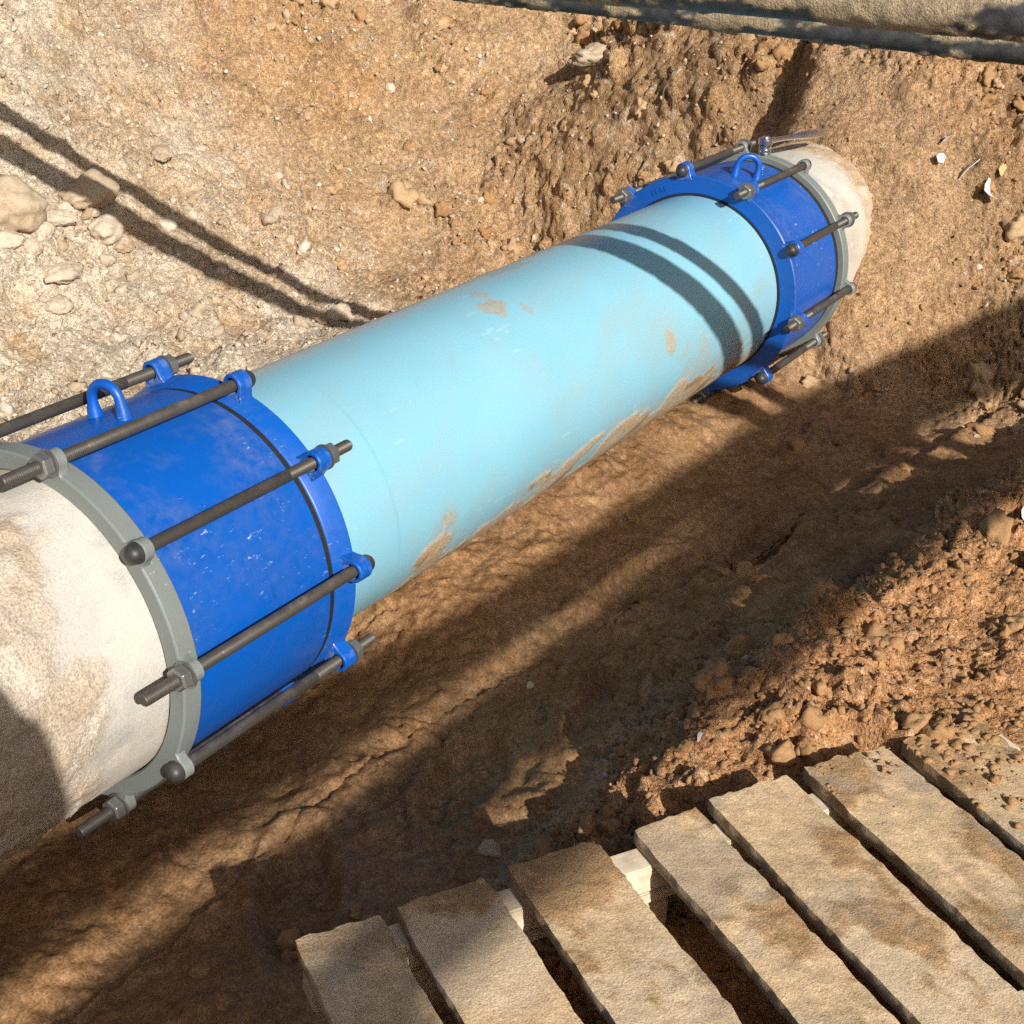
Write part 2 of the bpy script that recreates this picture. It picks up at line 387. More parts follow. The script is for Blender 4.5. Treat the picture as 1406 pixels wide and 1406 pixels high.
# ---------------------------------------------------------------- object helpers
def link(name, me, m=None, parent=None):
    o = bpy.data.objects.new(name, me); col.objects.link(o)
    if m is not None and len(me.materials) == 0: me.materials.append(M[m])
    if parent is not None: o.parent = parent
    return o
def tag(o, label=None, cat=None, group=None, kind=None):
    if label: o['label'] = label
    if cat: o['category'] = cat
    if group: o['group'] = group
    if kind: o['kind'] = kind
    return o
def empty(name, loc=(0, 0, 0)):
    o = bpy.data.objects.new(name, None); col.objects.link(o); o.location = loc; o.empty_display_size = .05; return o
def pd(name, V, F, sharp=None, smooth=True):
    me = bpy.data.meshes.new(name); me.from_pydata([tuple(v) for v in V], [], F); me.update()
    if smooth: me.polygons.foreach_set('use_smooth', np.ones(len(me.polygons), dtype=bool))
    if sharp is not None: me.set_sharp_from_angle(angle=math.radians(sharp))
    return me
def lathe_x(name, prof, seg=64, sharp=30, close=False):
    """profile of (x, r) turned about the X axis"""
    V = []; Fc = []; n = len(prof)
    for i in range(seg):
        a = 2 * PI * i / seg
        for (x, r) in prof: V.append((x, -r * math.sin(a), r * math.cos(a)))
    for i in range(seg):
        j = (i + 1) % seg
        for k in range(n if close else n - 1):
            l = (k + 1) % n
            Fc.append((i * n + k, j * n + k, j * n + l, i * n + l))
    me = pd(name, V, Fc, sharp)
    bm = bmesh.new(); bm.from_mesh(me); bmesh.ops.remove_doubles(bm, verts=bm.verts, dist=1e-6); bmesh.ops.recalc_face_normals(bm, faces=bm.faces)
    bm.to_mesh(me); bm.free()
    if sharp is not None: me.set_sharp_from_angle(angle=math.radians(sharp))
    return me
def tube(name, pts, rad, seg=14, caps=True, flat=None):
    """a round bar along points, radius a number or one for each point"""
    V = []; Fc = []; pts = [Vector(p) for p in pts]; n = len(pts)
    rad = [rad] * n if isinstance(rad, (int, float)) else rad
    ref = None
    for i, p in enumerate(pts):
        t = (pts[min(i + 1, n - 1)] - pts[max(i - 1, 0)]).normalized()
        if ref is None: ref = t.orthogonal().normalized()
        ref = (ref - t * ref.dot(t)).normalized(); b = t.cross(ref)
        for k in range(seg):
            a = 2 * PI * k / seg; V.append(p + (ref * math.cos(a) + b * math.sin(a) * (flat or 1)) * rad[i])
    for i in range(n - 1):
        for k in range(seg):
            l = (k + 1) % seg; Fc.append((i * seg + k, i * seg + l, (i + 1) * seg + l, (i + 1) * seg + k))
    if caps: Fc.append(tuple(range(seg))[::-1]); Fc.append(tuple((n - 1) * seg + k for k in range(seg)))
    return pd(name, V, Fc, 40)
def boxmesh(name, sx, sy, sz, bev=.002):
    bm = bmesh.new(); bmesh.ops.create_cube(bm, size=1)
    bmesh.ops.scale(bm, vec=(sx, sy, sz), verts=bm.verts)
    if bev: bmesh.ops.bevel(bm, geom=bm.edges[:], offset=bev, segments=2, affect='EDGES')
    me = bpy.data.meshes.new(name); bm.to_mesh(me); bm.free(); return me

# ---------------------------------------------------------------- ground
g_me = mesh_np('ground', PT, F)
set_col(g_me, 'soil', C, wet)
ground = link('ground', g_me, 'soil'); tag(ground, kind='structure')

def ground_z(x, y):
    i = np.searchsorted(xs, x); j = np.searchsorted(ys, y)
    return float(PT[idx[min(i, NX - 1), min(j, NY - 1)], 2])

# loose stones and crumbs lying on the soil
rs = np.random.default_rng(3)
def ico(sub):
    bm = bmesh.new(); bmesh.ops.create_icosphere(bm, subdivisions=sub, radius=1)
    V = np.array([v.co[:] for v in bm.verts]); Fc = np.array([[v.index for v in f.verts] for f in bm.faces]); bm.free(); return V, Fc
def scatter(name, weights, count, smin, smax_, sub, m, label, cat, power=2.5, jag=.28, sink=.35, smooth=False):
    V0, F0 = ico(sub); nv = len(V0)
    ids = np.where(fine)[0]; w = np.clip(weights, 0, None)
    cellw = np.abs(np.gradient(X, axis=0) * np.gradient(Y, axis=1)).ravel()[ids] / Nn[ids, 2]
    p = w * cellw; p /= p.sum()
    pick = rs.choice(ids, size=count, p=p)
    size = smin + (smax_ - smin) * rs.random(count) ** power
    allV = np.empty((count * nv, 3)); allF = np.empty((count * len(F0), 3), dtype=np.int64)
    variants = []
    for k in range(12):
        nz = perlin(V0 * 1.3 + k * 7.7) * jag * 2.2 + rs.normal(size=nv) * jag * .28
        variants.append(V0 * (1 + nz)[:, None])
    for k in range(count):
        q = rs.normal(size=4); q /= np.linalg.norm(q); a, b, c, d = q
        Rm = np.array([[1 - 2 * (c * c + d * d), 2 * (b * c - a * d), 2 * (b * d + a * c)], [2 * (b * c + a * d), 1 - 2 * (b * b + d * d), 2 * (c * d - a * b)], [2 * (b * d - a * c), 2 * (c * d + a * b), 1 - 2 * (b * b + c * c)]])
        sc = size[k] * np.array([1, .6 + .4 * rs.random(), .5 + .4 * rs.random()])
        v = (variants[k % 12] * sc) @ Rm.T
        v += PT[pick[k]] + Nn[pick[k]] * size[k] * (.5 - sink) + np.append(rs.normal(size=2) * .003, 0)
        allV[k * nv:(k + 1) * nv] = v; allF[k * len(F0):(k + 1) * len(F0)] = F0 + k * nv
    me = mesh_np(name, allV, allF, smooth)
    o = link(name, me, m); tag(o, label, cat, kind='stuff'); return o
offp = np.where((pu[fine] > .1) & (pv[fine] < -.5) & (pu[fine] < .93), 0, 1.0) * np.where(np.hypot(y_, 0) < .30, np.where(x_ < 2.2, .25, 1), 1)
dens = backm * (.35 + 1.3 * pale + .5 * patch) + heap * .05 + spur_m * .3 * (1 - collar)
lowleft = backm * sstep(-x_, -2.1, -1.5) * (1 - sstep(Zf, -.2, .1))
scatter('gravel', dens * offp, 15000, .002, .0095, 1, 'pebble', 'fine pale gravel strewn over the excavated slopes', 'gravel', power=2.2, jag=.42, sink=.42)
scatter('stones', (lowleft * 1.5 + backm * .35 * (patch + pale)) * offp, 900, .008, .026, 2, 'pebble', 'scattered chalky stones half sunk in the excavated slope', 'stones', power=3.0, jag=.42, sink=.62)
scatter('wall_clods', (backm * (.25 + patch) * sstep(x_, 1.7, 2.5) + spur_m * (1 - collar) * .6) * offp, 420, .010, .045, 3, 'clod_tan', 'broken tan clods of earth sticking out of the cut slope', 'soil', power=2.4, jag=.42, sink=.72)
scatter('crumbs', (heap * 1.6 + spur_m * (1 - .8 * collar) * .8 + backm * .35 * patch * sstep(x_, 1.9, 2.6)) * offp, 9000, .002, .0075, 1, 'clod', 'crumbled brown soil lying on the bank and heap', 'soil', power=2.0, jag=.45, sink=.4)
scatter('lumps', (.03 * mud + heap * patch * 1.2 + .3 * heap + spur_m * (1 - collar) * .9 * patch + backm * .5 * patch * sstep(x_, 2.2, 2.8)) * offp, 800, .009, .030, 3, 'clod', 'broken lumps of brown soil on the bank and heap', 'soil', power=2.6, jag=.3, sink=.5, smooth=False)

# ---------------------------------------------------------------- pipes
def pipe_grid(name, x0, x1, r, dx, seg, fn):
    """a tube skin with per-point colour and relief from fn(x, phi, P) -> rgb, dirt, displacement"""
    nx = int(round((x1 - x0) / dx)) + 1
    gx_, gp = np.meshgrid(np.linspace(x0, x1, nx), np.linspace(0, 2 * PI, seg, endpoint=False), indexing='ij')
    gx_, gp = gx_.ravel(), gp.ravel()
    Pc = np.stack([gx_, -r * np.sin(gp), r * np.cos(gp)], 1)
    ph = np.degrees((gp + PI) % (2 * PI) - PI)
    rgb, dirt, dsp = fn(gx_, ph, Pc)
    rr = r + dsp
    V = np.stack([gx_, -rr * np.sin(gp), rr * np.cos(gp)], 1)
    ii = np.arange(nx * seg).reshape(nx, seg); jj = np.roll(ii, -1, axis=1)
    Fq = np.stack([ii[:-1].ravel(), jj[:-1].ravel(), jj[1:].ravel(), ii[1:].ravel()], 1)
    # a wall thickness at both ends: an inner skin
    Vi = V.copy(); Vi[:, 1:] *= (r - .018) / r
    off = len(V)
    ends = [np.stack([ii[0], ii[0] + off, jj[0] + off, jj[0]], 1), np.stack([ii[-1], jj[-1], jj[-1] + off, ii[-1] + off], 1)]
    me = mesh_np(name, np.concatenate([V, Vi]), np.concatenate([Fq, Fq[:, ::-1] + off] + ends))
    set_col(me, 'tint', np.concatenate([rgb, rgb]), np.concatenate([dirt, dirt]))
    return me
MUDC = np.array([.40, .285, .165])
def pvc_fn(x, ph, P):
    n = len(x); base = np.tile(np.array([.220, .470, .585]), (n, 1))
    base *= (1 + .05 * fbm(P * 5, 3))[:, None]
    st = np.stack([x * 9 + ph * .035, ph * .05, ph * 0], 1)                      # streaks that trail along the pipe
    nz = fbm(st + 3, 4); nz2 = fbm(P * 26 + 9, 4)
    A = np.interp(x, [.3, .5, .55, .60, .66, .75, .9, 1.1, 1.25, 1.38, 1.5, 1.62, 1.8], [-25, -14, 14, 25, 2, 8, 12, 15, 17, 30, 18, 18, 8])
    mud = sstep(ph + 18 * nz + 6 * nz2, 129 - A, 133 - A) * (ph > 60)
    film = .55 * sstep(ph + 16 * nz, 110 - A, 135 - A) * (ph > 40)
    film = np.maximum(film, .5 * np.exp(-((x - 1.47 - (ph - 100) * .0012) / .035) ** 2) * sstep(ph, 70, 95) * (ph < 150))
    def spot(x0, p0, sx, sp, w=.9, tilt=0):
        q = ((x - x0 - tilt * (ph - p0)) / sx) ** 2 + ((ph - p0) / sp) ** 2 + nz2 * 1.1
        return w * (1 - sstep(q, .55, 1.15)) * (np.abs(x - x0) < .2) * (np.abs(ph - p0) < 50)
    film = np.maximum(film, np.maximum(spot(.93, 15, .028, 10, .75, -.001), spot(.955, 3, .02, 7, .5)))
    film = np.maximum(film, np.maximum(spot(1.322, 75.5, .021, 8.5, .8), spot(.60, 98, .02, 5, .7, .003)))
    film = np.maximum(film, spot(.985, 24, .01, 5, .5)); film = np.maximum(film, spot(1.12, -12, .06, 6, .35))
    film = np.maximum(film, .55 * sstep(-ph + 10 * nz2, 17, 30) * (ph < 0) * (ph > -60) * (.4 + nz))      # dust along the far top edge
    dust = .16 * sstep(fbm(P * 3 + 60, 5), -.05, .55) * sstep(ph, 30, 60) + .10 * sstep(fbm(st * .7 + 15, 4), .05, .5)
    ring = .22 * np.exp(-((x - .478 + .012 * np.sin(np.radians(ph) * 1.7)) / .003) ** 2) * sstep(ph, 5, 40) * (1 - sstep(ph, 85, 110))
    d = np.clip(np.maximum(np.maximum(mud, film), dust), 0, 1)
    rgb = base + (MUDC - base) * np.clip(d * (.9 + .25 * nz2), 0, 1)[:, None]
    dark = sstep(fbm(st * np.array([1.4, 1, 1]) + 30, 3), .15, .4) * mud
    rgb = rgb + (np.array([.26, .175, .085]) - rgb) * dark[:, None]
    rgb = rgb + (np.array([.10, .30, .37]) - rgb) * ring[:, None]
    # scattered nicks and pale scuffs
    sc = sstep(fbm(np.stack([x * 4.5 + ph * .02, ph * .9 - x * 20, ph * 0], 1), 3), .50, .62) * sstep(perlin(P * 5 + 77), .05, .35)
    rgb = rgb + (np.array([.50, .66, .70]) - rgb) * (.30 * sc)[:, None]
    return rgb, np.clip(mud + film * .6, 0, 1), mud * (.0014 + .0012 * nz2)
me = pipe_grid('water_pipe', .30, 1.835, .2, .0045, 300, pvc_fn)
wp = link('water_pipe', me, 'pvc')
tag(wp, 'light blue plastic water pipe with muddy underside, joined between two bolted couplings', 'pipe')

def conc_fn_factory(xc, sgn, clean, seed, tanc=(.44, .355, .26)):
    def fn(x, ph, P):
        n = len(x); d = (x - xc) * sgn
        nz = fbm(P * 8 + seed, 4); nz2 = fbm(P * 30 + seed, 4); nz3 = fbm(P * 3 + seed, 2)
        dirt = sstep(d + .045 * nz + .015 * nz2, clean, clean + .05)
        pale = np.array([.51, .485, .44]); tan = np.array(tanc)
        rgb = np.tile(pale, (n, 1)) * (1 + .10 * nz)[:, None]
        g = sstep(fbm(P * 9 + seed + 20, 3), .05, .35)
        rgb = rgb + (np.array([.34, .345, .325]) - rgb) * (.55 * g * (1 - dirt))[:, None]
        rgb = rgb + (np.array([.46, .38, .28]) - rgb) * (.5 * sstep(nz3, 0, .4) * (1 - dirt))[:, None]
        rgb = rgb + (tan * (1 + .25 * nz2)[:, None] - rgb) * (dirt * (.78 + .35 * nz) + sstep(d, .22, .3)).clip(0, 1)[:, None]
        wh = sstep(fbm(P * 14 + seed + 70, 3), .32, .42)
        rgb = rgb + (np.array([.58, .53, .45]) - rgb) * (.7 * wh)[:, None]
        c_, r_ = clods(P, .012, .5, seed=6)
        return rgb, np.clip(.35 + .65 * dirt, 0, 1), nz * .0018 + dirt * (.0015 + c_ * .0034 + nz2 * .0022) 
    return fn
me = pipe_grid('concrete_pipe', -1.5, .03, .2132, .006, 300, conc_fn_factory(0, -1, .075, 4))
o = link('concrete_pipe', me, 'concrete'); o.location = (0, 0, .0015)
tag(o, 'pale concrete pipe caked with tan dirt, running out of the picture at the left', 'pipe', 'old concrete pipes')
me = pipe_grid('concrete_pipe', 2.085, 3.4, .2132, .006, 260, conc_fn_factory(2.11, 1, .17, 9, (.46, .34, .22)))
o = link('concrete_pipe', me, 'concrete')
tag(o, 'clean cream stub of concrete pipe disappearing into the earth bank behind the wrench', 'pipe', 'old concrete pipes')

# ---------------------------------------------------------------- couplings
def ring_mesh(name, x0, x1, ri, Ro, phi0, R0=None, R1=None):
    seg = 720; b = .0025; prof = None; V = []; Fc = []
    for i in range(seg):
        a = 2 * PI * i / seg
        dl = ((a - phi0 + PI / 10) % (PI / 5)) - PI / 10
        bumpv = 0.0
        q0 = (R0 or Ro) + bumpv; q1 = (R1 or Ro) + bumpv
        ring = [(x0, ri + b), (x0 + b, ri), (x1 - b, ri), (x1, ri + b), (x1, q1 - b), (x1 - b * .4, q1 - b * .4), (x1 - b, q1), (x0 + b, q0), (x0 + b * .4, q0 - b * .4), (x0, q0 - b)]
        prof = len(ring)
        for x, r in ring: V.append((x, -r * math.sin(a), r * math.cos(a)))
    for i in range(seg):
        j = (i + 1) % seg
        for k in range(prof):
            l = (k + 1) % prof; Fc.append((i * prof + k, i * prof + l, j * prof + l, j * prof + k))
    return pd(name, V, Fc, 32)
def lug_mesh(name, L, ro=.0150, ri=.0100, drop=.0125, flare=1.55):
    """a bored lug standing on the ring: bolt axis along X, its foot spread towards the ring (-Z)"""
    out = [(ro * math.sin(t), ro * math.cos(t)) for t in np.linspace(-PI / 2, PI / 2, 21)]
    side = [(ro * (1 + (flare - 1) * u * u), -drop * u) for u in np.linspace(.2, 1, 5)]
    foot = [(x_, -drop) for x_ in np.linspace(ro * flare, -ro * flare, 8)[1:-1]]
    out = out + side + foot + [(-x_, z_) for x_, z_ in side[::-1]]
    n = len(out); hole = []
    for (y_, z_) in out:
        a_ = math.atan2(y_, z_); hole.append((ri * math.sin(a_), ri * math.cos(a_)))
    h = L / 2; b = .0016; V = []; Fc = []
    shr = lambda p, k: (p[0] * (1 - k / ro), p[1] * (1 - k / ro))
    loops = [[(-h, *p) for p in hole], [(-h, *shr(p, b)) for p in out], [(-h + b, *p) for p in out], [(h - b, *p) for p in out], [(h, *shr(p, b)) for p in out], [(h, *p) for p in hole]]
    for lp in loops: V += lp
    m_ = len(loops)
    for i in range(m_):
        j = (i + 1) % m_
        for k in range(n): l = (k + 1) % n; Fc.append((i * n + k, i * n + l, j * n + l, j * n + k))
    me = pd(name, V, Fc, 35)
    bm = bmesh.new(); bm.from_mesh(me); bmesh.ops.recalc_face_normals(bm, faces=bm.faces); bm.to_mesh(me); bm.free(); me.set_sharp_from_angle(angle=D2R(35)); return me
D2R = math.radians
def rod_mesh(name, xa, xb, thread_end, R=.0083, tl=.125):
    """threaded at one end ('a' or 'b')"""
    prof = [(xa, 0)]; p = .0030
    if thread_end == 'a':
        prof += [(xa, R * .78), (xa + .002, R * .95)]; x = xa + .002
        while x < xa + tl: prof += [(x + p * .5, R * .84), (x + p, R)]; x += p
        prof += [(xb, R), (xb, 0)]
    else:
        prof += [(xa, R)]; x = xb - tl
        while x < xb - .003: prof += [(x, R), (x + p * .5, R * .84)]; x += p
        prof += [(xb - .002, R * .95), (xb, R * .78), (xb, 0)]
    return lathe_x(name, prof, 20, 50)
def nut_mesh(name, L=.0155, R=.0162):
    V = []; Fc = []
    secs = [(-L / 2, R * .84), (-L / 2 + .0022, R), (L / 2 - .0012, R), (L / 2, R * .93)]
    for x, r in secs:
        for k in range(6): a = PI / 3 * k + .2; V.append((x, r * math.cos(a), r * math.sin(a)))
    for s in range(3):
        for k in range(6): l = (k + 1) % 6; Fc.append((s * 6 + k, s * 6 + l, s * 6 + 6 + l, s * 6 + 6 + k))
    Fc.append((5, 4, 3, 2, 1, 0)); Fc.append(tuple(18 + k for k in range(6)))
    me = pd(name, V, Fc, smooth=False)
    bm = bmesh.new(); bm.from_mesh(me); bmesh.ops.recalc_face_normals(bm, faces=bm.faces)
    bmesh.ops.bevel(bm, geom=bm.edges[:], offset=.0006, segments=1, affect='EDGES'); bm.to_mesh(me); bm.free(); return me
def cap_mesh(name, R=.0128, H=.0165):
    prof = [(0, 0), (0, R + .0012), (-.002, R + .0012), (-.003, R)]
    for k in range(1, 9): a = PI / 2 * k / 8; prof.append((-.004 - (H - .004) * math.sin(a), R * math.cos(a)))
    return lathe_x(name, prof, 24, 40)
NUT = nut_mesh('nut'); CAP = cap_mesh('bolt_cap'); WASH = lathe_x('washer', [(-.0012, .0095), (.0012, .0095), (.0012, .0178), (-.0012, .0178)], 28, 30, True)
for mm, k in ((NUT, 'nut'), (CAP, 'cap'), (WASH, 'nut')): mm.materials.append(M[k])
DROP = .262
def eye_mesh(name, w, h, r):
    pts = [(0, -w, -.012), (0, -w * 1.02, h * .25), (0, -w * .98, h * .45)]
    for k in range(1, 12): a = PI * k / 12; pts.append((0, -w * .98 * math.cos(a), h * .5 + (h * .5) * math.sin(a)))
    pts += [(0, w * .98, h * .45), (0, w * 1.02, h * .25), (0, w, -.012)]
    rad = [r * 1.9, r * 1.3, r * 1.05] + [r] * 11 + [r * 1.05, r * 1.3, r * 1.9]
    return tube(name, pts, rad, 16)
def coupling(label, xc, grey, blue, sleeve, gaskets, phi0, Rb, Rg, Rbl, rod_even, rod_odd, even_nut, blue_r, eye):
    """everything in x measured from xc. out: outer face sides {'grey':x,'blue':x}"""
    t = empty('pipe_coupling', (xc, 0, -DROP)); tag(t, label, 'pipe coupling', 'bolted pipe couplings')
    up = lambda o: setattr(o, 'location', (0, 0, DROP)) or o
    s0, s1, rs_ = sleeve
    slv = up(link('sleeve', lathe_x('sleeve', [(s0, rs_ - .008), (s0, rs_ - .0015), (s0 + .0015, rs_), (s1 - .0015, rs_), (s1, rs_ - .0015), (s1, rs_ - .008)], 192, 30, True), 'blue', t))
    for g0, g1, gr in gaskets:
        up(link('gasket', lathe_x('gasket', [(g0, gr - .012), (g0, gr), (g1, gr), (g1, gr - .012)], 128, 30, True), 'rubber', t))
    rg = up(link('end_ring', ring_mesh('end_ring', *grey, .2150, Rg, phi0), 'grey', t)); tag(rg, 'grey coated end ring')
    rb = up(link('end_ring', ring_mesh('end_ring', *blue, .2032, Rbl, phi0, *(blue_r or (None, None))), 'blue_ring', t)); tag(rb, 'blue end ring')
    lg = lug_mesh('lug', .0150, .0142, .0098, .0160, 1.5); lb = lug_mesh('lug', .024, .0165, .0116, .0225, 1.3)
    lg.materials.append(M['grey']); lb.materials.append(M['blue_ring'])
    for k in range(10):
        a = phi0 + k * PI / 5; y, z = -Rb * math.sin(a), Rb * math.cos(a)
        for ring, mesh_, mid in ((rg, lg, grey[0] + .0072 if blue[0] > .1 else grey[1] - .0072), (rb, lb, blue[1] - .0112 if blue[0] > .1 else blue[0] + .0112)):
            l_ = link('lug', mesh_, None, ring); l_.location = (mid, y, z); l_.rotation_euler = (a, 0, 0)
    re = rod_mesh('tie_rod', *rod_even); ro = rod_mesh('tie_rod', *rod_odd)
    for mm in (re, ro): mm.materials.append(M['rod'])
    lo_side = min(grey[0], blue[0]) - .0018; hi_side = max(grey[1], blue[1]) + .0018
    for k in range(10):
        a = phi0 + k * PI / 5; y, z = -Rb * math.sin(a), Rb * math.cos(a)
        rd = link('tie_rod', re if k % 2 == 0 else ro, None, t); rd.location = (0, y, z + DROP); rd.rotation_euler = (a + k * .7, 0, 0)
        nut_hi = (k % 2 == 0) == even_nut
        nx_ = hi_side + .0105 if nut_hi else lo_side - .0105
        n_ = link('nut', NUT, None, rd); n_.location = (nx_, 0, 0); n_.rotation_euler = (k * 1.3, 0, 0 if not nut_hi else PI)
        w_ = link('washer', WASH, None, rd); w_.location = (hi_side + .0013 if nut_hi else lo_side - .0013, 0, 0)
        c_ = link('bolt_cap', CAP, None, rd); c_.location = (lo_side if nut_hi else hi_side, 0, 0)
        if not nut_hi: c_.rotation_euler = (0, 0, PI)
    ex, ephi, yaw, w, h = eye
    e_ = link('lifting_eye', eye_mesh('lifting_eye', w, h, .0068), 'blue', t)
    e_.location = (ex, -(rs_ - .001) * math.sin(ephi), (rs_ - .001) * math.cos(ephi) + DROP); e_.rotation_euler = (ephi, 0, yaw)
    return t, rg, rb
D2R = math.radians
coupling('large blue coupling whose grey ring grips the dirt-caked concrete pipe at the left', 0.0,
         (0, .030), (.2915, .3275), (.026, .2835, .2299), [(.020, .030, .226), (.2825, .2925, .2288)], D2R(-24.46), .2515, .2408, .2371,
         (-.008, .382, 'b'), (-.0705, .336, 'a'), True, (.2312, .2385), (.168, D2R(-9), 0.12, .0240, .045))
ft, frg, frb = coupling('blue coupling at the earth bank with a wrench resting on its grey ring', 1.805,
         (.275, .305), (0, .036), (.034, .258, .2299), [(.2565, .2765, .2286), (-.0015, .004, .2050)], D2R(-11.01), .2540, .2425, .2420,
         (-.008, .362, 'b'), (-.056, .316, 'a'), True, (.2430, .2330), (.135, D2R(10), .60, .0240, .045))
# faint raised lettering cast into the far ring
tc = bpy.data.curves.new('raised_lettering', 'FONT'); tc.body = 'PLAS'; tc.size = .017; tc.extrude = .0008; tc.align_x = 'CENTER'; tc.space_character = 1.15
to = bpy.data.objects.new('raised_lettering', tc); col.objects.link(to)
dg = bpy.context.evaluated_depsgraph_get(); tme = bpy.data.meshes.new_from_object(to.evaluated_get(dg)); bpy.data.objects.remove(to)
for v in tme.vertices:      # bend the word along the ring face
    rr_ = .2165 + v.co.y; aa = D2R(-27) + v.co.x / .222
    v.co = Vector((-.0006 - v.co.z, -rr_ * math.sin(aa), rr_ * math.cos(aa)))
tme.materials.clear(); link('raised_lettering', tme, 'blue', frb)

# ---------------------------------------------------------------- wrench on the far coupling
wt = empty('ratchet_wrench', (2.095, -.012, .2425))
tag(wt, 'chrome ratchet wrench lying across the top of the far coupling and concrete pipe', 'wrench')
def lathe_z(name, prof, seg=32):
    me = lathe_x(name, prof, seg, 35); me.transform(Matrix.Rotation(-PI / 2, 4, 'Y')); return me
link('socket', lathe_z('socket', [(0, 0), (0, .0135), (.004, .0145), (.006, .013), (.008, .0145), (.012, .0145), (.0135, .0125), (.016, .0142), (.021, .0142), (.022, .010), (.022, 0)]), 'chrome', wt)
hd = link('ratchet_head', lathe_z('ratchet_head', [(0, 0), (0, .013), (.002, .0165), (.012, .0172), (.015, .015), (.016, .010), (.019, .0085), (.020, 0)]), 'chrome', wt); hd.location = (0, 0, .022)
hv = Vector((.245, -.045, -.012)); hp = [Vector((.010, -.002, .0305)) + hv * t for t in np.linspace(0, 1, 14)]
link('handle', tube('handle', hp, [.0085, .0075, .0065, .0062, .0062, .0065, .0075, .0092, .0105, .0112, .0112, .0105, .0095, .006], 16, True, .75), 'chrome', wt)

# ---------------------------------------------------------------- hoses across the trench
def hose(name, P, D, r, y0, y1, seed, label, mudamt):
    n = int((y1 - y0) / .006); ysv = np.linspace(y0, y1, n); sg = 40
    t = (ysv - P[1]) / D[1]; cx = P[0] + D[0] * t; cz = P[2] + D[2] * t
    gi, ga = np.meshgrid(np.arange(n), np.linspace(0, 2 * PI, sg, endpoint=False), indexing='ij'); gi = gi.ravel(); ga = ga.ravel()
    Pc = np.stack([cx[gi] + r * np.cos(ga), ysv[gi], cz[gi] + r * np.sin(ga)], 1)
    nz = fbm(Pc * np.array([22, 9, 22]) + seed, 4); nz2 = fbm(Pc * 60 + seed, 3)
    upw = np.sin(ga)
    mudm = sstep(nz + .25 * nz2 + mudamt + .30 * upw, -.02, .22)
    rr = r + mudm * (.0016 + .0022 * np.clip(nz2 + .3, 0, 1))
    V = np.stack([cx[gi] + rr * np.cos(ga), ysv[gi], cz[gi] + rr * np.sin(ga)], 1)
    rgb = np.tile(np.array([.050, .053, .057]), (len(V), 1)) * (1 + .6 * nz2)[:, None].clip(.4, 2)
    rgb = rgb + (np.array([.36, .29, .19]) * (1 + .3 * nz2)[:, None] - rgb) * (mudm * .93)[:, None]
    ii = np.arange(n * sg).reshape(n, sg); jj = np.roll(ii, -1, axis=1)
    me = mesh_np(name, V, np.stack([ii[:-1].ravel(), ii[1:].ravel(), jj[1:].ravel(), jj[:-1].ravel()], 1))
    set_col(me, 'tint', np.clip(rgb, .01, .9), .25 + .75 * mudm)
    o = link(name, me, 'hose'); tag(o, label, 'hose', 'hoses crossing above the trench'); return o
hose('hose', (.8340, .0232, .7330), (.02885, -.99952, .01146), .031, -4.3, 2.9, 1, 'thick black hose coated in dried mud, crossing the top of the picture', .36)
hose('hose', (1.0035, .0496, .6844), (.0484, -.9988, -.0085), .0205, -4.3, 2.9, 5, 'thinner black hose just below the thick muddy one, only streaked with mud', -.02)

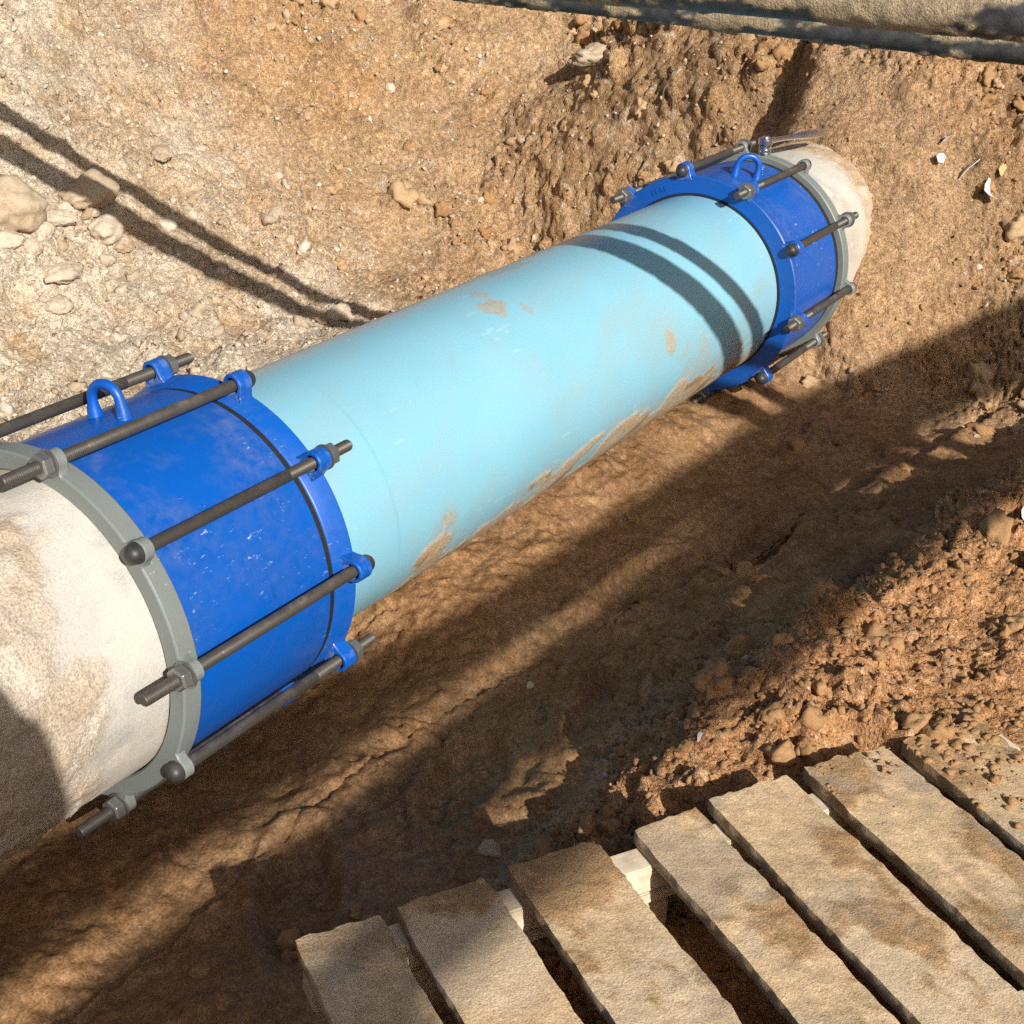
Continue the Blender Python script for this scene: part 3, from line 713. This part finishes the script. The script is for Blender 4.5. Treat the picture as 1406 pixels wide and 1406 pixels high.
# ---------------------------------------------------------------- pallet
PANG = math.atan2(-.5081, .8613); ZT = -.08
pal = empty('pallet', (.6 * .8613 - .95 * .5081, -.6 * .5081 - .95 * .8613, -.21)); pal.rotation_euler = (0, 0, PANG)
tag(pal, 'dirt-covered wooden pallet lying on the near bank of the trench', 'pallet')
def board_mesh(name, w, L, t, seed, brown):
    nu = max(6, int(w / .0055)); nv = int(L / .006)
    su = np.linspace(-w / 2, w / 2, nu)
    cs = [(u, t / 2) for u in su] + [(w / 2 + .0005, t * .15), (w / 2, -t * .3), (w / 2 - .003, -t / 2), (-w / 2 + .003, -t / 2), (-w / 2, -t * .3), (-w / 2 - .0005, t * .15)]
    cs = np.array(cs); k = len(cs); vv = np.linspace(-L, 0, nv)
    iu, iv = np.meshgrid(np.arange(k), np.arange(nv), indexing='ij'); iu = iu.ravel(); iv = iv.ravel()
    Pc = np.stack([cs[iu, 0], vv[iv], cs[iu, 1]], 1); S = Pc + seed * 3.7
    n1 = fbm(S * 9, 4); n2 = fbm(S * 45, 3); top = iu < nu
    cl, rc = clods(S, .022, .40, seed=2); cl2, _ = clods(S, .012, .5, seed=5)
    edge = np.abs(Pc[:, 0]) / (w / 2)
    V = Pc.copy()
    V[:, 2] += np.where(top, .0012 * n1 + .0010 * n2 + (cl * .0025 + cl2 * .0015) * sstep(n1, 0, .35), .0006 * n2)
    V[:, 0] += np.where(edge > .9, np.sign(Pc[:, 0]) * (fbm(np.stack([vv[iv] * 7 + seed, vv[iv] * 0 + np.sign(Pc[:, 0]), vv[iv] * 0], 1), 5) * .0020 + n2 * .0018), 0)
    endw = sstep(vv[iv], -.02, 0)
    V[:, 1] += endw * (fbm(np.stack([cs[iu, 0] * 30 + seed, cs[iu, 0] * 0, cs[iu, 0] * 0], 1), 4) * .006)
    V[:, 0] *= 1 - .03 * sstep(vv[iv], -.012, 0)
    dirt = np.array([.585, .43, .262]); br = np.array([.37, .225, .105]); gw = np.array([.66, .53, .37])
    n3 = fbm(S * 110, 3)
    rgb = np.tile(dirt, (len(V), 1)) * (1 + .24 * n2 + .22 * n3 + .12 * n1)[:, None]
    bm_ = sstep(fbm(S * np.array([9, 6, 9]) + 30, 6, .66) + brown + .25 * sstep(vv[iv], -.10, 0), .08, .40)
    rgb = rgb + (br * (1 + .3 * n3)[:, None] - rgb) * (.80 * bm_)[:, None]
    V[:, 2] += np.where(top, bm_ * (.0022 + .0014 * n3 + .001 * n2), 0)
    gr_ = fbm(S * np.array([75, 2.2, 75]) + 12, 3); rgb *= (1 + .30 * gr_ * sstep(fbm(S * 4 + 90, 3), -.1, .3))[:, None]
    gp_ = sstep(fbm(S * 5 + 55, 5, .6), .10, .38)
    rgb = rgb + (np.array([.40, .33, .245]) - rgb) * (.55 * gp_)[:, None]
    rgb = rgb + (gw - rgb) * (.6 * sstep(fbm(S * 5 + 80, 3), .18, .4) * (1 - bm_))[:, None]
    side = (~top)
    rgb[side] = rgb[side] * .6 + np.array([.36, .31, .25]) * .4
    q = np.arange(k * nv).reshape(k, nv); q2 = np.roll(q, -1, axis=0)
    Fq = np.stack([q[:, :-1].ravel(), q2[:, :-1].ravel(), q2[:, 1:].ravel(), q[:, 1:].ravel()], 1)
    me = mesh_np(name, V, Fq[:, ::-1])
    bm = bmesh.new(); bm.from_mesh(me); bmesh.ops.holes_fill(bm, edges=[e for e in bm.edges if e.is_boundary], sides=0); bmesh.ops.recalc_face_normals(bm, faces=bm.faces); bm.to_mesh(me); bm.free()
    set_col(me, 'tint', np.clip(rgb, .02, .9), np.clip(.75 + .25 * bm_, 0, 1)); me.set_sharp_from_angle(angle=D2R(50))
    return me
BOARDS = [(.133, .227, -.574, .10), (.246, .350, -.567, .04), (.377, .487, -.563, -.02), (.538, .624, -.560, -.02), (.642, .757, -.553, -.05), (.783, .906, -.549, -.04), (.927, 1.048, -.556, .05)]
for k, (u0, u1, ve, brown) in enumerate(BOARDS):
    b_ = link('board', board_mesh('board', u1 - u0, 1.0 + .02 * (k % 3), .019, k + 1, brown), 'board', pal)
    b_.location = ((u0 + u1) / 2 - .6, ve + .95, ZT - .0095 + .21 - (.002 if k % 2 else 0)); b_.rotation_euler = (0, D2R((.8, -.6, .4, -.9, .3, .5, -.4)[k]), 0)
SV, SF = ico(2); gv = []; gf = []
for i in range(330):
    bi = int(rs.choice([5, 6, 6, 6, 6, 6])); u0, u1, ve, _b = BOARDS[bi]
    uu = u0 + (u1 - u0) * rs.random(); vv_ = ve - .004 - abs(rs.normal()) * (.03 if bi < 6 else .07)
    sz = .0012 + (.003 if bi < 6 else .0065) * rs.random() ** 4
    nzv = 1 + .6 * perlin(SV * 1.5 + i * 3.1) + .16 * rs.normal(size=len(SV))
    gv.append(SV * nzv[:, None] * sz * np.array([1, .85, .7]) + np.array([uu - .6, vv_ + .95, ZT + .21 + sz * .25])); gf.append(SF + len(SV) * i)
sp_ = link('spilled_soil', mesh_np('spilled_soil', np.concatenate(gv), np.concatenate(gf), False), 'clod', pal); tag(sp_, kind='stuff')
for v_ in (-.588, -.935, -1.35):
    for nm, hh, zz, yw in (('stringer', .036, ZT - .0185 - .020, .036), ('bottom_board', .016, ZT - .0185 - .0475, .040), ('block', .045, ZT - .0185 - .080, .034)):
        if nm == 'block':
            for ub in (.30, .51, .72, .90): 
                s_ = link(nm, boxmesh(nm, .11, yw, hh), 'wood', pal); s_.location = (ub - .6, v_ + .95, zz + .21)
        else:
            s_ = link(nm, boxmesh(nm, .94, yw, hh), 'wood', pal); s_.location = (.012, v_ + .95 + (.002 if nm != 'stringer' else 0), zz + .21)

# ---------------------------------------------------------------- rocks and litter
def rock(name, x, y, size, shape, seed, m, label, sink=.3, rotz=0., sub=4, jag=.16, cat='rock', group='rocks lying on the slope'):
    V0, F0 = ico(sub)
    d_ = V0.copy()
    rr0 = np.random.default_rng(seed)
    rad = np.ones(len(d_)) * 1.0
    for k in range(9):                                          # planar breaks give it facets
        n_ = rr0.normal(size=3); n_ /= np.linalg.norm(n_); h_ = .62 + .3 * rr0.random()
        dp = d_ @ n_; rad = np.minimum(rad, np.where(dp > .05, h_ / np.maximum(dp, .05), 9))
    rad = rad * (1 + jag * fbm(d_ * 2.2 + seed, 4) + .06 * (1 - 2 * np.abs(fbm(d_ * 5 + seed, 4))))
    V = d_ * rad[:, None] * np.array(shape) * size / 2
    me = mesh_np(name, V, F0)
    o = link(name, me, m)
    z = ground_z(x, y); o.location = (x, y, z + size / 2 * shape[2] * (.8 - 2 * sink)); o.rotation_euler = (0, 0, rotz)
    tag(o, label, cat, group); return o
S_ = SUN_DIR
rock('rock', 1.488, 1.575, .17, (1.2, .8, .55), 11, 'rock_tan', 'large flat tan rock crossed by the hose shadow on the left slope', .22, .5)
rock('rock', 1.464, 1.500, .118, (1.1, .75, .62), 12, 'rock', 'blocky pale rock just below the large shadowed slab', .25, .3)
rock('rock', 1.490, 1.470, .055, (1, .9, .8), 13, 'rock_tan', 'small rounded tan rock at the lower corner of the blocky pale rock', .3)
rock('rock', 1.356, 1.540, .078, (1.2, .6, .55), 14, 'rock', 'long white stone lying flat in the cluster beside the boulder', .2, -.7)
rock('rock', 1.400, 1.562, .056, (1, .8, .75), 15, 'rock', 'rounded white stone on top of the cluster below the shadowed slab', .2)
rock('rock', 1.455, 1.540, .042, (1.1, .8, .7), 16, 'rock', 'small white stone wedged under the edge of the shadowed slab', .2)
rock('boulder', 1.235, 1.590, .18, (1.0, 1.0, .85), 17, 'rock_tan', 'largest tan boulder half buried at the left edge of the picture', .38, .2, jag=.2)
rock('rock', 1.180, 1.525, .075, (1.1, .9, .7), 18, 'rock', 'pale grey stone at the left edge, below the boulder', .3)
rock('rock', 1.225, 1.500, .056, (1, .9, .8), 19, 'rock', 'round grey stone below the boulder, beside the pale grey one', .25)
rock('rock', 1.290, 1.522, .056, (1, .8, .8), 20, 'rock', 'pale stone between the boulder and the long white stone', .25)
rock('rock', 1.794, 1.631, .095, (1.25, .7, .4), 21, 'rock_tan', 'smooth oval tan stone lying above the two hose shadows', .2, .9)
rock('rock', 2.020, 1.420, .062, (1.15, .75, .6), 22, 'rock_tan', 'single light tan stone on the slope right of the hose shadows', .25, .4)
rock('rock', 1.850, 1.060, .074, (1, .9, .85), 23, 'rock', 'bright white stone where the hose shadows meet the blue pipe', .25)
rock('rock', 1.265, 1.455, .12, (1.2, .7, .45), 24, 'rock', 'crusty pale rock embedded in the soil below the stone cluster', .4, .3, jag=.25)
rock('rock', 1.200, 1.400, .085, (1.1, .8, .45), 25, 'rock', 'low crusty white rock embedded nearest the coupling lifting eye', .4, .8, jag=.25)
rock('rock', 2.622, 1.480, .040, (.6, 1, .9), 26, 'rock', 'tiny white stone high on the bare scraped slope', .25)
rock('rock', 2.578, 1.099, .026, (1, .8, .9), 27, 'rock', 'tiny white chip on the slope just above the middle of the blue pipe', .2)
rock('rock', 3.269, .739, .068, (.8, 1, 1.1), 28, 'rock', 'pale upright stone right below the hoses, left of the dark hollow', .3)
rock('rock', 3.330, .600, .058, (1.1, 1, .9), 29, 'rock', 'rounded pale stone below the hoses, beside the pale upright stone', .3)
rock('earth_clod', 2.880, .640, .105, (1.0, 1.0, .95), 30, 'rock_tan', 'large cracked clod of earth touching the far coupling ring', .3, 0, jag=.3, cat='clod', group='clods of earth')
rock('earth_clod', 2.960, .930, .17, (1.2, .7, .5), 31, 'rock_tan', 'long slab of dried earth on the slope above the blue pipe', .35, -.5, jag=.3, cat='clod', group='clods of earth')
rock('earth_clod', .800, -.735, .10, (1.1, .7, .9), 32, 'clod', 'pointed clod of brown earth standing on the heap beyond the pallet', .25, .6, jag=.35, cat='clod', group='clods of earth')
rock('earth_clod', .540, -.690, .085, (1.2, .8, .8), 33, 'clod', 'lumpy clod of earth at the foot of the heap, over the dark mud', .3, .2, jag=.35, cat='clod', group='clods of earth')
rock('pebble', .64, -.33, .014, (1.2, .8, .8), 34, 'rock', 'small white pebble alone on the dark trodden mud', .2, cat='pebble')
def scrap(name, pts_w, x, y, rot, m, label, cat='litter', lift=.008, th=.0012):
    """a bent strip: centre line points with half widths, given a thickness"""
    V = []; Fc = []; n = len(pts_w)
    for (px, py, pz, w) in pts_w:
        for s in (-1, 1):
            for t in (0, th): V.append((px, py + s * w, pz + t + abs(s) * .0))
    for i in range(n - 1):
        a = i * 4; b = a + 4
        for q in ((0, 1, 3, 2),): pass
        Fc += [(a, a + 2, b + 2, b), (a + 1, b + 1, b + 3, a + 3), (a, b, b + 1, a + 1), (a + 2, a + 3, b + 3, b + 2)]
    Fc += [(0, 1, 3, 2), (4 * n - 4, 4 * n - 2, 4 * n - 1, 4 * n - 3)]
    o = link(name, pd(name, V, Fc, 40), m); o.location = (x, y, ground_z(x, y) + lift); o.rotation_euler = rot
    tag(o, label, cat, 'litter in the soil'); return o
scrap('plastic_scrap', [(-.030, 0, 0, .004), (-.02, .002, .003, .009), (0, 0, .005, .010), (.018, -.002, .003, .009), (.032, 0, 0, .002)], 2.49, -.374, (0, -.9, -1.2), 'paper', 'flat white scrap lying on the earth bank right of the coupling', lift=.02)
scrap('plastic_scrap', [(-.013, 0, 0, .006), (0, .002, .004, .011), (.012, 0, 0, .005)], 2.465, -.309, (.2, -.8, .3), 'paper', 'small crumpled white scrap nearest the coupling on the earth bank', lift=.016)
scrap('plastic_scrap', [(-.038, .012, .002, .003), (-.018, .004, .006, .007), (0, -.006, .004, .008), (.018, .0, .006, .007), (.036, -.012, 0, .003)], 2.49, -.31, (.1, -.8, -1.9), 'paper', 'thin ragged cream strip above the white scraps on the bank', lift=.018)
scrap('leaf', [(-.018, 0, 0, .002), (-.006, .003, .006, .008), (.006, -.003, .004, .009), (.018, 0, .010, .002)], 2.53, -.438, (.3, -.7, .4), 'yellow', 'yellowish leaf beside the curled scrap at the right edge', lift=.02)
scrap('plastic_scrap', [(-.030, 0, .010, .004), (-.015, .004, .0, .010), (0, .006, -.003, .013), (.015, .004, .003, .011), (.030, 0, .014, .004)], 2.495, -.428, (.5, -.6, .9), 'paper', 'curled grey-white scrap under the yellowish leaf', lift=.02)
scrap('plastic_scrap', [(-.022, 0, 0, .010), (-.008, .002, .004, .016), (.008, 0, .004, .016), (.022, 0, .001, .009)], 1.187, -.920, (.1, -.3, .5), 'paper', 'bluish white scrap on the soil heap at the right edge', lift=.02)
scrap('root', [(-.045, 0, .004, .002), (-.02, .002, .008, .006), (.005, 0, .01, .008), (.03, -.003, .004, .006), (.05, 0, .0, .002)], 2.54, .18, (.1, -1.0, -2.6), 'paper', 'pale splinter sticking out of the soil above the wrench', 'root', lift=.03, th=.004)
scrap('wood_splinter', [(-.012, 0, 0, .001), (0, .001, .003, .003), (.014, 0, 0, .001)], .414, -.725, (0, 0, .2), 'paper', 'tiny white splinter on the soil between the heap and the pallet', 'splinter', lift=.006)

# ---------------------------------------------------------------- behind the photographer: added planks that cast the floor's shadow bands, and the photographer
bar = empty('shadow_planks', (-1.5, -3.5, .6)); tag(bar, 'unseen long planks added behind the photographer to cast the shadow bands on the trench floor', 'shadow_caster')
BN = Vector((.085, 1, 0)).normalized(); BP = Vector((-1.58, -3.50, 0))
def up_sun(x, y):               # a point of the floor carried towards the sun up to the added planks' plane
    p = Vector((x, y, -.30)); d = Vector(SUN_DIR.tolist()); return p - d * ((p - BP).dot(BN) / d.dot(BN))
def ln(p, q, x): return p[1] + (q[1] - p[1]) * (x - p[0]) / (q[0] - p[0])
for up_, lo_, xa_, xb_ in ((((.5, -.045), (1.5, -.125)), ((-.1, -.160), (1.1, -.250)), -2.0, 3.9), (((-.1, -.250), (1.5, -.298)), ((-.3, -.350), (1.6, -.478)), -2.0, 3.9), (((-1.5, -.372), (0, -.380)), ((-1.5, -.80), (0, -.80)), -2.0, .02)):  # outlines follow wanted shadow edges; last plank added only to darken the left floor
    q = [up_sun(xa_, ln(*up_, xa_)), up_sun(xb_, ln(*up_, xb_)), up_sun(xb_, ln(*lo_, xb_)), up_sun(xa_, ln(*lo_, xa_))]
    V = [v - bar.location for v in q] + [v - bar.location - BN * .022 for v in q]
    link('shadow_plank', pd('shadow_plank', V, [(0, 1, 2, 3), (7, 6, 5, 4), (0, 4, 5, 1), (1, 5, 6, 2), (2, 6, 7, 3), (3, 7, 4, 0)], smooth=False), 'wood', bar)
for px_ in (-3.75, 1.75):
    yy = BP.y - .085 * (px_ - BP.x) - .075
    po = link('post', boxmesh('post', .09, .09, 2.0, .004), 'wood', bar); po.location = (px_ - bar.location.x, yy - bar.location.y, 1.15 - bar.location.z)

fh = Vector((.8425, .5387, 0)); rh = Vector((.5387, -.8425, 0)); cp = Vector((-.98456, -1.32412, 0))
def W(f, r, z): return cp + fh * f + rh * r + Vector((0, 0, z))
def skin(name, joints, edges, m, parent=None, sub=1):
    me = bpy.data.meshes.new(name); me.from_pydata([j[0] for j in joints], edges, []); me.update()
    o = link(name, me, m, parent)
    md = o.modifiers.new('skin', 'SKIN'); md.use_smooth_shade = True
    for i, j in enumerate(joints): me.skin_vertices[0].data[i].radius = (j[1], j[2] if len(j) > 2 else j[1])
    me.skin_vertices[0].data[0].use_root = True
    s_ = o.modifiers.new('subdivision', 'SUBSURF'); s_.levels = sub; s_.render_levels = sub
    return o
G = -.215
per = empty('person', W(-.40, -.02, G)); tag(per, 'person in a navy jacket holding up a phone, behind the view', 'person')
def rel(v): return v - per.location
J = [(rel(W(-.40, -.02, G + .92)), .15, .11), (rel(W(-.40, -.02, G + 1.15)), .14, .10), (rel(W(-.39, -.02, G + 1.36)), .17, .10), (rel(W(-.37, -.02, G + 1.48)), .055), (rel(W(-.33, -.02, G + 1.60)), .085, .10), (rel(W(-.32, -.02, G + 1.69)), .07, .085),
     (rel(W(-.39, .18, G + 1.36)), .06), (rel(W(-.33, .25, G + 1.10)), .046), (rel(W(-.12, .13, G + 1.13)), .034), (rel(W(-.07, .085, G + 1.15)), .026),
     (rel(W(-.39, -.22, G + 1.36)), .06), (rel(W(-.33, -.29, G + 1.10)), .046), (rel(W(-.12, -.13, G + 1.13)), .034), (rel(W(-.07, -.085, G + 1.15)), .026),
     (rel(W(-.40, .09, G + .86)), .10), (rel(W(-.36, .11, G + .46)), .062), (rel(W(-.40, .12, G + .08)), .042), (rel(W(-.28, .13, G + .035)), .034),
     (rel(W(-.40, -.13, G + .86)), .10), (rel(W(-.36, -.15, G + .46)), .062), (rel(W(-.42, -.16, G + .08)), .042), (rel(W(-.30, -.17, G + .035)), .034)]
E_ = [(0, 1), (1, 2), (2, 3), (3, 4), (4, 5), (2, 6), (6, 7), (7, 8), (8, 9), (2, 10), (10, 11), (11, 12), (12, 13), (0, 14), (14, 15), (15, 16), (16, 17), (0, 18), (18, 19), (19, 20), (20, 21)]
body = skin('body', J, E_, 'skin', per, 2)
grow = lambda j, k: (j[0], *[v + k for v in j[1:]])
jk = [grow(J[i], .018) for i in (0, 1, 2, 6, 7, 8, 10, 11, 12)]
skin('jacket', jk, [(0, 1), (1, 2), (2, 3), (3, 4), (4, 5), (2, 6), (6, 7), (7, 8)], 'cloth', per, 2)
tr = [grow(J[i], .014) for i in (0, 14, 15, 16, 18, 19, 20)]
skin('trousers', tr, [(0, 1), (1, 2), (2, 3), (0, 4), (4, 5), (5, 6)], 'trousers', per, 2)
for s in (1, -1):       # four fingers and a thumb on each side of the phone
    for k in range(4):
        a_ = rel(W(-.065, s * .088, G + 1.135 + k * .017)); b_ = rel(W(-.030, s * .086, G + 1.137 + k * .017)); c_ = rel(W(-.020, s * (.060 - .004 * (k % 2)), G + 1.139 + k * .017))
        skin('finger', [(a_, .008), (b_, .008), (c_, .007)], [(0, 1), (1, 2)], 'skin', body, 1)
    skin('thumb', [(rel(W(-.07, s * .085, G + 1.155)), .010), (rel(W(-.062, s * .062, G + 1.17)), .009), (rel(W(-.058, s * .04, G + 1.175)), .008)], [(0, 1), (1, 2)], 'skin', body, 1)
pho = link('phone', boxmesh('phone', .009, .15, .075, .003), 'phone'); pho.location = W(-.042, 0, G + 1.165); pho.rotation_euler = (0, D2R(27), math.atan2(.5387, .8425))
tag(pho, 'black phone held in both hands of the person', 'phone')
